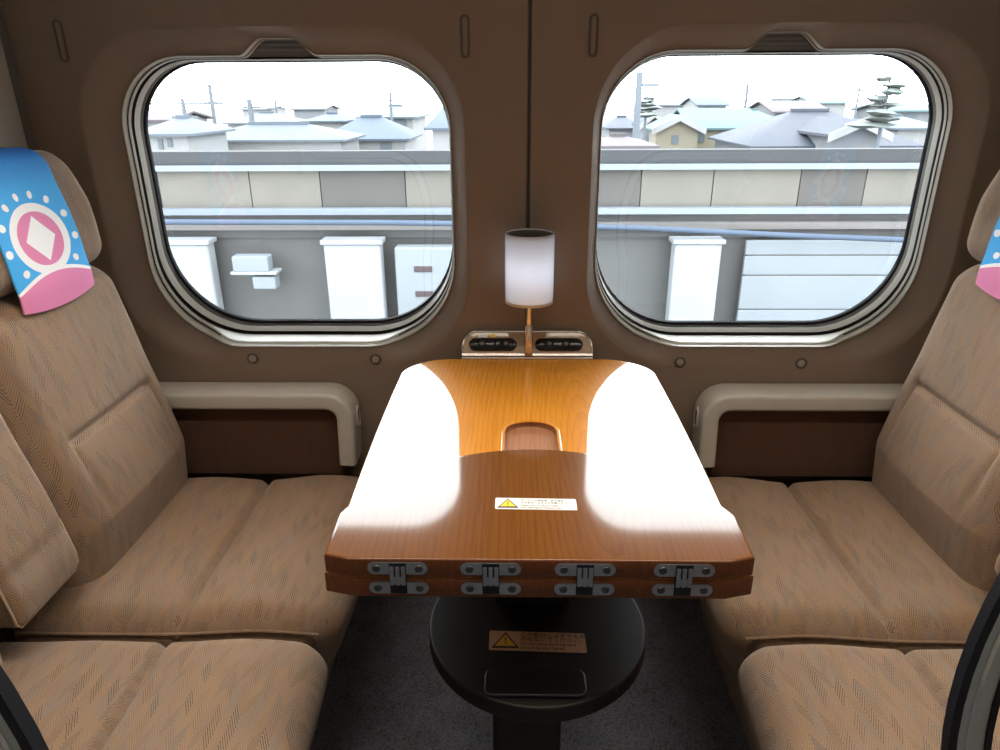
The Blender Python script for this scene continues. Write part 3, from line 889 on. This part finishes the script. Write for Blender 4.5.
g = MB(); g.add([cpt(-hw, .004, .001), cpt(hw, .004, .001), cpt(hw, .009, .001), cpt(-hw, .009, .001), cpt(-hw, .004, .004), cpt(hw, .004, .004), cpt(hw, .009, .004), cpt(-hw, .009, .004)],
                [(0, 1, 2, 3), (4, 5, 6, 7), (0, 1, 5, 4), (2, 3, 7, 6), (0, 3, 7, 4), (1, 2, 6, 5)]); g.build('bottom_strip', M['chrome'], cn)
for cx in (-.078, .072):
    st = stadium(cx, .031, .054, .0145, 12); n = len(st)
    V = [cpt(x, h, -.001) for x, h in st] + [cpt(x, h, .004) for x, h in st] + [cpt(cx + (x - cx) * .95, .031 + (h - .031) * .85, .0055) for x, h in st]
    F = [tuple(range(2 * n, 3 * n))] + [(k * n + i, k * n + (i + 1) % n, (k + 1) * n + (i + 1) % n, (k + 1) * n + i) for k in (0, 1) for i in range(n)]
    so = mk('socket_strip', V, F, M['blackbox'], cn)
    for dx in ((-.025, .012, .03) if cx < 0 else (-.022, .016)):
        g = MB(); g.lathe(cpt(cx + dx, .032, .0055), nr, [(.010, -.001), (.0098, .0015), (.0085, .002), (.008, .0006)], 20); g.build('dial', M['rubber'], so)
        g = MB(); g.lathe(cpt(cx + dx, .032, .0058), nr, [(.0055, 0), (.005, .0015), (.003, .002)], 16); g.build('button', M['screw'], so)
for (x0, x1, h0, h1, m, nm) in ((-.128, -.020, .010, .0145, M['tan'], 'caption_strip'), (.035, .105, .010, .0145, M['tan'], 'caption_strip'), (-.112, -.090, .0485, .0555, M['white'], 'notice_sticker'), (-.084, -.072, .0485, .0555, M['yellow'], 'notice_sticker')):
    g = MB(); g.add([cpt(x, h, d) for d in (.0, .0012) for (x, h) in ((x0, h0), (x1, h0), (x1, h1), (x0, h1))], [(0, 1, 2, 3), (4, 5, 6, 7), (0, 1, 5, 4), (1, 2, 6, 5), (2, 3, 7, 6), (3, 0, 4, 7)]); o = g.build(nm, m, cn)
    if m is M['yellow']: o['label'] = 'yellow sticker'
    if m is M['white']: o['label'] = 'white sticker'

lp = empty('reading_lamp', (0, -.052, .73)); tag(lp, 'white cylindrical reading lamp on a chrome stem above the socket console', 'lamp')
LY = -.0575; lx = .003
g = MB(); g.lathe((lx, LY, 0), (0, 0, 1), [(.0098, .718), (.0098, .778), (.0085, .781), (.0085, .783)], 20); g.build('stem_socket', M['copper'], lp)
g = MB(); g.lathe((lx, LY, 0), (0, 0, 1), [(.0060, .783), (.0060, .838)], 16); g.build('stem', M['chrome'], lp)
g = MB(); z0, z1, ro = .832, .984, .0525
g.lathe((lx, LY, 0), (0, 0, 1), [(ro - .004, z0 + .006), (ro - .004, z1 - .004), (ro - .003, z1), (ro - .001, z1), (ro, z1 - .002), (ro, z0 + .012), (ro - .001, z0 + .0075), (ro - .004, z0 + .006)], 56, cap=False); g.build('lamp_shade', M['shade'], lp)
g = MB(); g.lathe((lx, LY, 0), (0, 0, 1), [(.012, z0 + .004), (ro - .004, z0 + .004), (ro - .0005, z0 + .002), (ro - .0005, z0 + .008), (ro - .005, z0 + .009), (.012, z0 + .009)], 48, cap=False); g.build('bottom_ring', plain('amber_acrylic', (.55, .42, .28), .3), lp)
g = MB(); g.lathe((lx, LY, 0), (0, 0, 1), [(ro - .0045, z1 - .006), (ro - .0045, z1 - .0025), (ro - .007, z1 - .002)], 48); g.build('top_cap', plain('lamp_top', (.06, .06, .06), .35), lp)
g = MB(); g.lathe((lx, LY, 0), (0, 0, 1), [(.012, .838), (.012, .852)], 20); g.build('bulb_holder', plain('bulb_white', (.8, .8, .8), .4), lp)

# ------------------------------------------------------------------ outside: viaduct, barrier
OUT = .365
def ext(name, c, rough=.8, var=.08, scale=3.):
    c = tuple(v * OUT for v in c)
    return plain(name, c, rough, var=var, scale=scale, bmp=0, spec=.2)
E_ = dict(cap=ext('barrier_cap', (.07, .075, .085)), rail=ext('pale_rail', (.30, .35, .42)), pan1=ext('barrier_panel_cream', (.215, .205, .185), var=.15), pan2=ext('barrier_panel_grey', (.125, .122, .118), var=.15),
          led=ext('ledge_concrete', (.22, .21, .21)), grey=ext('grey_concrete', (.13, .135, .14)), dk=ext('base_wall_concrete', (.15, .155, .158)), post=ext('white_post', (.40, .43, .47), var=.15), pale=ext('pale_board', (.30, .34, .38)),  # dk is the mid-grey concrete of the barrier's base wall
          blue=ext('blue_pipe', (.10, .14, .21)), ground=ext('street', (.28, .29, .30)))
g = MB(); g.box(-40, 40, .40, 4.6, -1.9, -1.2); tag(g.build('viaduct_deck', E_['grey']), kind='structure')
g = MB(); g.box(-400, 400, 4.6, 700, -8.2, -8); tag(g.build('ground', E_['ground']), kind='structure')
nb = empty('noise_barrier', (0, 4, -1.2)); tag(nb, 'long concrete trackside barrier with dark top rail and cream panels outside windows', 'barrier')
XB = 7.
g = MB(); g.box(-XB, XB, 4.02, 4.14, .765, .866); g.build('top_rail', E_['cap'], nb)
g = MB(); g.box(-XB, XB, 3.97, 4.14, .725, .765); g.build('pale_strip', E_['rail'], nb)
x = -XB; k = 0
while x < XB:
    w = .5 + .28 * ((k * 37) % 5) / 5; g = MB(); g.box(x + .004, x + w - .004, 4.03, 4.12, .44, .725); g.build('panel', E_['pan1' if (k * 5) % 3 else 'pan2'], nb); x += w; k += 1
g = MB(); g.box(-XB, XB, 3.94, 4.12, .395, .44); g.build('pale_strip', E_['rail'], nb)
g = MB(); g.box(-XB, XB, 4.0, 4.12, .335, .395); g.build('base_band', E_['grey'], nb)
g = MB(); g.box(-XB, XB, 3.90, 4.12, .285, .335); g.build('ledge', E_['led'], nb)
g = MB(); g.box(-XB, XB, 3.96, 4.12, .215, .285); g.build('base_band', E_['grey'], nb)
g = MB(); g.box(-XB, XB, 4.0, 4.12, -1.2, .215); g.build('base_wall', E_['dk'], nb)
cb = MB(); cb.tube([(-6, 3.78, .37), (-3, 3.78, .372), (-1, 3.78, .362), (0, 3.78, .345), (1., 3.78, .315), (2, 3.78, .262), (3., 3.78, .222), (5, 3.78, .19)], .021, 10)
tag(cb.build('cable', E_['blue']), 'blue grey cable running along the barrier outside both windows', 'cable')
for x0, x1, lab in ((-2.92, -2.40, 'broad white trackside post below the barrier, far left of left window'), (-1.50, -1.06, 'white trackside post below the barrier, right half of left window'), (1.20, 1.56, 'white trackside post below the barrier, left half of right window')):
    p = empty('trackside_post', ((x0 + x1) / 2, 3.8, -1.2)); tag(p, lab, 'post', 'white posts along the track')
    g = MB(); pl = []
    xc, hw2 = (x0 + x1) / 2, (x1 - x0) / 2
    V, F = rbox((hw2, .07, .70), .02, (2, 1, 2)); mk('shaft', [v + Vector((xc, 3.83, -.50)) for v in V], F, E_['post'], p)
    V, F = rbox((hw2 + .02, .085, .018), .008, (2, 1, 1)); mk('post_cap', [v + Vector((xc, 3.83, .215)) for v in V], F, E_['post'], p)
bd = empty('pale_screen', (3.4, 3.86, -1.2)); tag(bd, 'long pale boarded screen with thin horizontal joints outside right window', 'screen')
for i, (z0, z1) in enumerate(((-1.2, -.36), (-.35, -.08), (-.07, .08), (.09, .20))):
    V, F = rbox(((5.6 - 1.78) / 2, .02, (z1 - z0) / 2), .006, (2, 1, 1)); mk('board', [v + Vector(((5.6 + 1.78) / 2, 3.90, (z0 + z1) / 2)) for v in V], F, E_['pale'], bd)
g = MB(); g.box(1.8, 5.6, 3.885, 3.92, -1.2, .18); g.build('backing', E_['grey'], bd)
eb = empty('equipment_box', (-2.15, 3.86, -.3)); tag(eb, 'small pale equipment box on the grey wall behind left window', 'box')
V, F = rbox((.14, .06, .06), .01, (2, 1, 2)); mk('casing', [v + Vector((-2.08, 3.80, .05)) for v in V], F, E_['pale'], eb)
V, F = rbox((.18, .075, .012), .005, (2, 1, 1)); mk('lid', [v + Vector((-2.06, 3.80, -.02)) for v in V], F, E_['post'], eb)
V, F = rbox((.09, .06, .05), .01, (2, 1, 2)); mk('lower_casing', [v + Vector((-1.99, 3.80, -.10)) for v in V], F, E_['pale'], eb)
eb = empty('signal_cabinet', (-.78, 3.85, -1.2)); tag(eb, 'pale trackside cabinet with dark vents at lower right of left window', 'cabinet')
V, F = rbox((.24, .07, .69), .02, (2, 1, 3)); mk('casing', [v + Vector((-.72, 3.86, -.52)) for v in V], F, E_['pale'], eb)
for z in (.0, -.20):
    V, F = rbox((.07, .008, .022), .004, (2, 1, 1)); mk('vent', [v + Vector((-.74, 3.788, z)) for v in V], F, ext('vent_dark', (.10, .07, .08)), eb)

# ------------------------------------------------------------------ outside: houses
H_ = dict(wwhite=ext('house_white', (.36, .37, .38)), wcream=ext('house_cream', (.34, .31, .24)), wgrey=ext('house_grey', (.24, .255, .28)), rcyan=ext('roof_cyan', (0.12, 0.205, 0.23)), rblue=ext('roof_blue', (0.105, 0.14, 0.19)),
          rpale=ext('roof_pale', (0.145, 0.175, 0.215)), rtile=ext('roof_tile', (0.085, 0.1, 0.135), var=.2, scale=8.), rpink=ext('roof_pink', (0.14, 0.122, 0.14)), glass=ext('house_window', (.17, .20, .23)), wood=ext('fascia_white', (.42, .43, .44)), pole=ext('pole_grey', (.19, .22, .26)), leaf=ext('tree_pale', (.25, .29, .28)))


def house(label, x0, x1, yr, ye, yb, Y, roof, wallm, roofm, ridge='x', wins=(), dep=6., over=.35, name='house', trim=False, root=None):
    """x0..x1 eave span; ridge and eave heights from the photo rows yr, ye, at distance Y"""
    A, B = at(x0, ye, Y), at(x1, ye, Y); X0, X1 = A.x, B.x; ze = (A.z + B.z) / 2; zr = at((x0 + x1) / 2, yr, Y + (dep / 2 if ridge == 'x' else 0)).z
    zr = max(zr, ze + .25)
    r = root
    if r is None: r = empty(name, ((X0 + X1) / 2, Y + dep / 2, -8)); tag(r, label, 'house', 'houses beyond the barrier')
    pre = 'wing_' if root else ''
    g = MB(); wx0, wx1 = X0 + over, X1 - over
    y0, y1 = Y + over, Y + dep - over
    g.box(wx0, wx1, y0, y1, -8, ze)
    xm, ym = (X0 + X1) / 2, Y + dep / 2
    rf = MB(); t = .12
    if roof == 'gable' and ridge == 'x':
        pr = [(Y, ze), (ym, zr), (Y + dep, ze), (Y + dep, ze + t), (ym, zr + t), (Y, ze + t)]
        rf.prism(pr, 'x', X0, X1)
        for xx in (wx0, wx1): g.add([(xx, y0, ze), (xx, y1, ze), (xx, ym, zr - .05)], [(0, 1, 2)])
    elif roof == 'gable':
        pr = [(X0, ze), (xm, zr), (X1, ze), (X1, ze + t), (xm, zr + t), (X0, ze + t)]
        rf.prism(pr, 'y', Y, Y + dep)
        for yy in (y0, y1): g.add([(wx0, yy, ze), (wx1, yy, ze), (xm, yy, zr - .1)], [(0, 1, 2)])
    elif roof == 'hip':
        d = min((X1 - X0) * .38, dep * .5); 
        V = [(X0, Y, ze), (X1, Y, ze), (X1, Y + dep, ze), (X0, Y + dep, ze), (X0 + d, ym, zr), (X1 - d, ym, zr)]
        rf.add(V, [(0, 1, 5, 4), (1, 2, 5), (2, 3, 4, 5), (3, 0, 4), (0, 3, 2, 1)])
        rf.box(X0, X1, Y, Y + dep, ze - .1, ze)
        rf.box(X0 + d, X1 - d, ym - .1, ym + .1, zr - .02, zr + .12)
    else:
        rf.box(X0, X1, Y, Y + dep, ze, zr); 
    g.build(pre + 'walls', wallm, r); rf.build(pre + 'roof', roofm, r)
    if trim:
        f = MB()
        for a, b in ((X0, xm), (xm, X1)):
            za, zb = (ze, zr) if a == X0 else (zr, ze)
            f.add([(a, Y - .12, za - .22), (b, Y - .12, zb - .22), (b, Y - .12, zb + .14), (a, Y - .12, za + .14), (a, Y, za - .22), (b, Y, zb - .22), (b, Y, zb + .14), (a, Y, za + .14)], [(0, 1, 2, 3), (4, 5, 6, 7), (0, 1, 5, 4), (2, 3, 7, 6), (0, 3, 7, 4), (1, 2, 6, 5)])
        f.build('bargeboard', H_['wood'], r)
    for (a, b, c, d) in wins:
        p, q = at(a, c, y0), at(b, d, y0)
        w = MB(); w.box(p.x, q.x, y0 - .06, y0 + .02, q.z, p.z); w.build('window', H_['glass'], r)
    return r


# left window
house('pale long low house with wide flat fronted roof, middle of left window', 184, 346, 124, 140, 152, 35, 'hip', H_['wwhite'], H_['rpale'], dep=5)
house('white house with pale roof at left edge of left window', 128, 191, 118, 134, 152, 29, 'hip', H_['wwhite'], H_['rpale'], wins=((158, 164, 139, 149), (167, 173, 138, 147)), dep=5)
house('grey gabled house behind the white one at left edge', 134, 174, 113, 122, 152, 42, 'gable', H_['wwhite'], H_['rpink'], wins=((176, 190, 117, 124),), dep=6)
house('blue hip roofed house with dark garage opening, right half of left window', 316, 410, 117, 139, 152, 41, 'hip', H_['wwhite'], H_['rblue'], wins=((380, 392, 142, 150),), dep=6)
house('two storey house with hip roof and upper window, right half of left window', 356, 417, 106, 117, 152, 48, 'hip', H_['wwhite'], H_['rpale'], wins=((395, 407, 119, 128), (371, 377, 119, 127)), dep=8)
house('low blue roofed house peeping over the long low house', 300, 345, 114, 121, 152, 52, 'hip', H_['wwhite'], H_['rblue'], dep=6)
house('distant pale gabled house behind left part of the long low house', 222, 286, 113, 123, 152, 60, 'hip', H_['wwhite'], H_['rpale'], dep=7)
house('far small house left of the two storey house', 290, 326, 106, 110, 152, 90, 'gable', H_['wgrey'], H_['rpale'], dep=8)
house('tall blue roofed house at right edge of left window', 424, 470, 104, 128, 152, 33, 'hip', H_['wwhite'], H_['rblue'], dep=6)
house('tiny far house above the long low house', 240, 272, 107, 110, 152, 130, 'gable', H_['wwhite'], H_['rpale'], dep=9)
# right window
hc = house('cream house with cyan roof and porch gable, left half of right window', 690, 768, 110, 130, 152, 43, 'gable', H_['wcream'], H_['rcyan'], wins=((694, 704, 131, 142), (718, 744, 133, 147)), dep=8)
house('', 652, 706, 117, 131, 152, 41.6, 'gable', H_['wcream'], H_['rcyan'], ridge='y', wins=((672, 678, 135, 144),), dep=3, trim=True, root=hc)
ht = house('large house with dark tiled roof and white edged gable, right half of right window', 752, 925, 111, 146, 152, 33, 'hip', H_['wgrey'], H_['rtile'], dep=8)
house('', 828, 892, 122, 137, 152, 31, 'gable', H_['wgrey'], H_['rtile'], ridge='y', dep=5, trim=True, root=ht)
house('small house with cyan roof between cream house and tiled roof', 742, 784, 110, 121, 152, 53, 'hip', H_['wgrey'], H_['rcyan'], wins=((772, 778, 123, 129),), dep=6)
house('pinkish gabled house behind the dark tiled roof', 772, 832, 102, 113, 152, 62, 'gable', H_['wgrey'], H_['rpink'], dep=8)
house('slate gabled house beside the utility pole in right window', 640, 668, 114, 127, 152, 54, 'gable', H_['wgrey'], H_['rtile'], ridge='y', dep=4, trim=True, wins=((645, 653, 135, 142),))
house('house with layered slate roof at left edge of right window', 606, 648, 117, 128, 152, 60, 'hip', H_['wgrey'], H_['rtile'], dep=7)
house('low mauve roofed shed at lower left of right window', 590, 660, 137, 146, 152, 26, 'hip', H_['wwhite'], H_['rpink'], dep=4)
house('far pale roofed row behind the cream house', 652, 700, 100, 106, 152, 100, 'gable', H_['wwhite'], H_['rpale'], dep=9)
house('far blue gabled house above the cyan roof', 696, 730, 98, 106, 152, 80, 'gable', H_['wwhite'], H_['rblue'], dep=8)
house('far cyan roofed hall above the dark tiled roof', 812, 850, 97, 104, 152, 88, 'gable', H_['wwhite'], H_['rcyan'], dep=9)
house('cyan roofed house at right edge of right window', 892, 945, 104, 112, 152, 56, 'gable', H_['wgrey'], H_['rcyan'], wins=((905, 915, 114, 120),), dep=7)
house('pale roofed house between tiled roof and right window edge', 896, 950, 116, 128, 152, 43, 'hip', H_['wwhite'], H_['rpale'], dep=7)
house('far flat topped building left of the pinkish house', 790, 815, 98, 101, 152, 110, 'flat', H_['wgrey'], H_['rpale'], dep=8)


def pole(label, px, yt, Y, r, arms=(), lean=0.):
    p = at(px, yt, Y); o = empty('utility_pole', (p.x, Y, -8)); tag(o, label, 'utility pole', 'utility poles among the houses')
    g = MB(); g.lathe((p.x, Y, 0), (lean, 0, 1), [(r * 1.3, -8), (r, p.z)], 12); g.build('shaft', H_['pole'], o)
    for (dz, w, off) in arms:
        g = MB(); g.box(p.x + off - w, p.x + off + w, Y - .08, Y + .08, p.z - dz - .06, p.z - dz + .06); g.build('crossarm', H_['pole'], o)


pole('grey utility pole with side lamp arm, left part of right window', 640, 72, 33, .15, ((.55, .45, .45),))
pole('thin utility pole with stacked crossarms in middle of right window', 748, 84, 76, .14, ((.5, .9, 0), (1.6, 1., 0)))
pole('thin aerial pole above the dark tiled roof', 860, 86, 54, .07, ((.3, .5, .3),))
pole('tapering lattice mast in left part of left window', 209, 84, 50, .13, ((1.2, .4, 0),), .006)
pole('thin pole with crossarm near left edge of left window', 182, 98, 39, .1, ((.3, 2.2, 0), (1.0, .7, 0)))
pole('pale utility pole behind the long low house', 249, 99, 56, .2, ((.6, .8, 0),))
pole('slim pole right of the middle pole in left window', 275, 100, 72, .12, ((.8, .9, 0),))
pole('slim pole beside the two storey house', 390, 92, 47.5, .09, ((.5, .4, 0),))


def tree(label, px, yt, yb, Y, w, layers, name='pine_tree'):
    p, q = at(px, yt, Y), at(px, yb, Y); o = empty(name, (p.x, Y, -8)); tag(o, label, 'tree')
    g = MB(); g.lathe((p.x, Y, 0), (0, 0, 1), [(.18, -8), (.05, p.z)], 8); g.build('trunk', H_['pole'], o)
    g = MB()
    for k in range(layers):
        z = p.z - (p.z - q.z) * (k + .6) / layers; ww = w * (.35 + .65 * (k + 1) / layers) * (.8 + .4 * random.random()); off = (random.random() - .5) * w * .7
        prof = [(.05, .12), (ww * .6, .10), (ww, 0), (ww * .5, -.09), (.05, -.1)]
        V = MB(); V.lathe((p.x + off, Y + (random.random() - .5) * w, z), (0, 0, 1), prof, 14)
        for v in V.V: v += Vector((random.uniform(-.06, .06), random.uniform(-.06, .06), random.uniform(-.05, .05)))
        g.add(V.V, V.F)
    g.build('foliage', H_['leaf'], o)


tree('layered pine tree right of the tiled gable in right window', 891, 74, 128, 29, .85, 8)
tree('small layered garden tree behind the utility pole in right window', 647, 96, 116, 40, .9, 6, 'garden_tree')

# ------------------------------------------------------------------ light
w = bpy.data.worlds.new('overcast_sky'); sc.world = w; w.use_nodes = True
bg = w.node_tree.nodes['Background']; bg.inputs[0].default_value = (.95, .98, 1., 1); bg.inputs[1].default_value = 13


def area(name, loc, rot, sx, sy, power, c):
    l = bpy.data.lights.new(name, 'AREA'); l.shape = 'RECTANGLE'; l.size = sx; l.size_y = sy; l.energy = power; l.color = c
    o = bpy.data.objects.new(name, l); o.location = loc; o.rotation_euler = rot; col.objects.link(o); return o


area('ceiling_lamp', (0, -.84, 2.06), (0, 0, 0), 1.9, .16, 27, (1., .87, .72))
bl = bpy.data.lights.new('shade_fill', 'POINT'); bl.energy = .55; bl.color = (.80, .90, 1.); bl.shadow_soft_size = .03  # fill light added inside the lamp shade to brighten it
bo = bpy.data.objects.new('shade_fill', bl); bo.location = (lx, LY, .912); col.objects.link(bo)
sc.view_settings.view_transform = 'Standard'; sc.view_settings.look = 'None'; sc.view_settings.gamma = 1; sc.view_settings.exposure = 0
sc.view_settings.use_curve_mapping = False
try:
    sc.cycles.use_denoising = True; sc.cycles.max_bounces = 10; sc.cycles.transparent_max_bounces = 12; sc.cycles.sample_clamp_indirect = 8
except Exception: pass
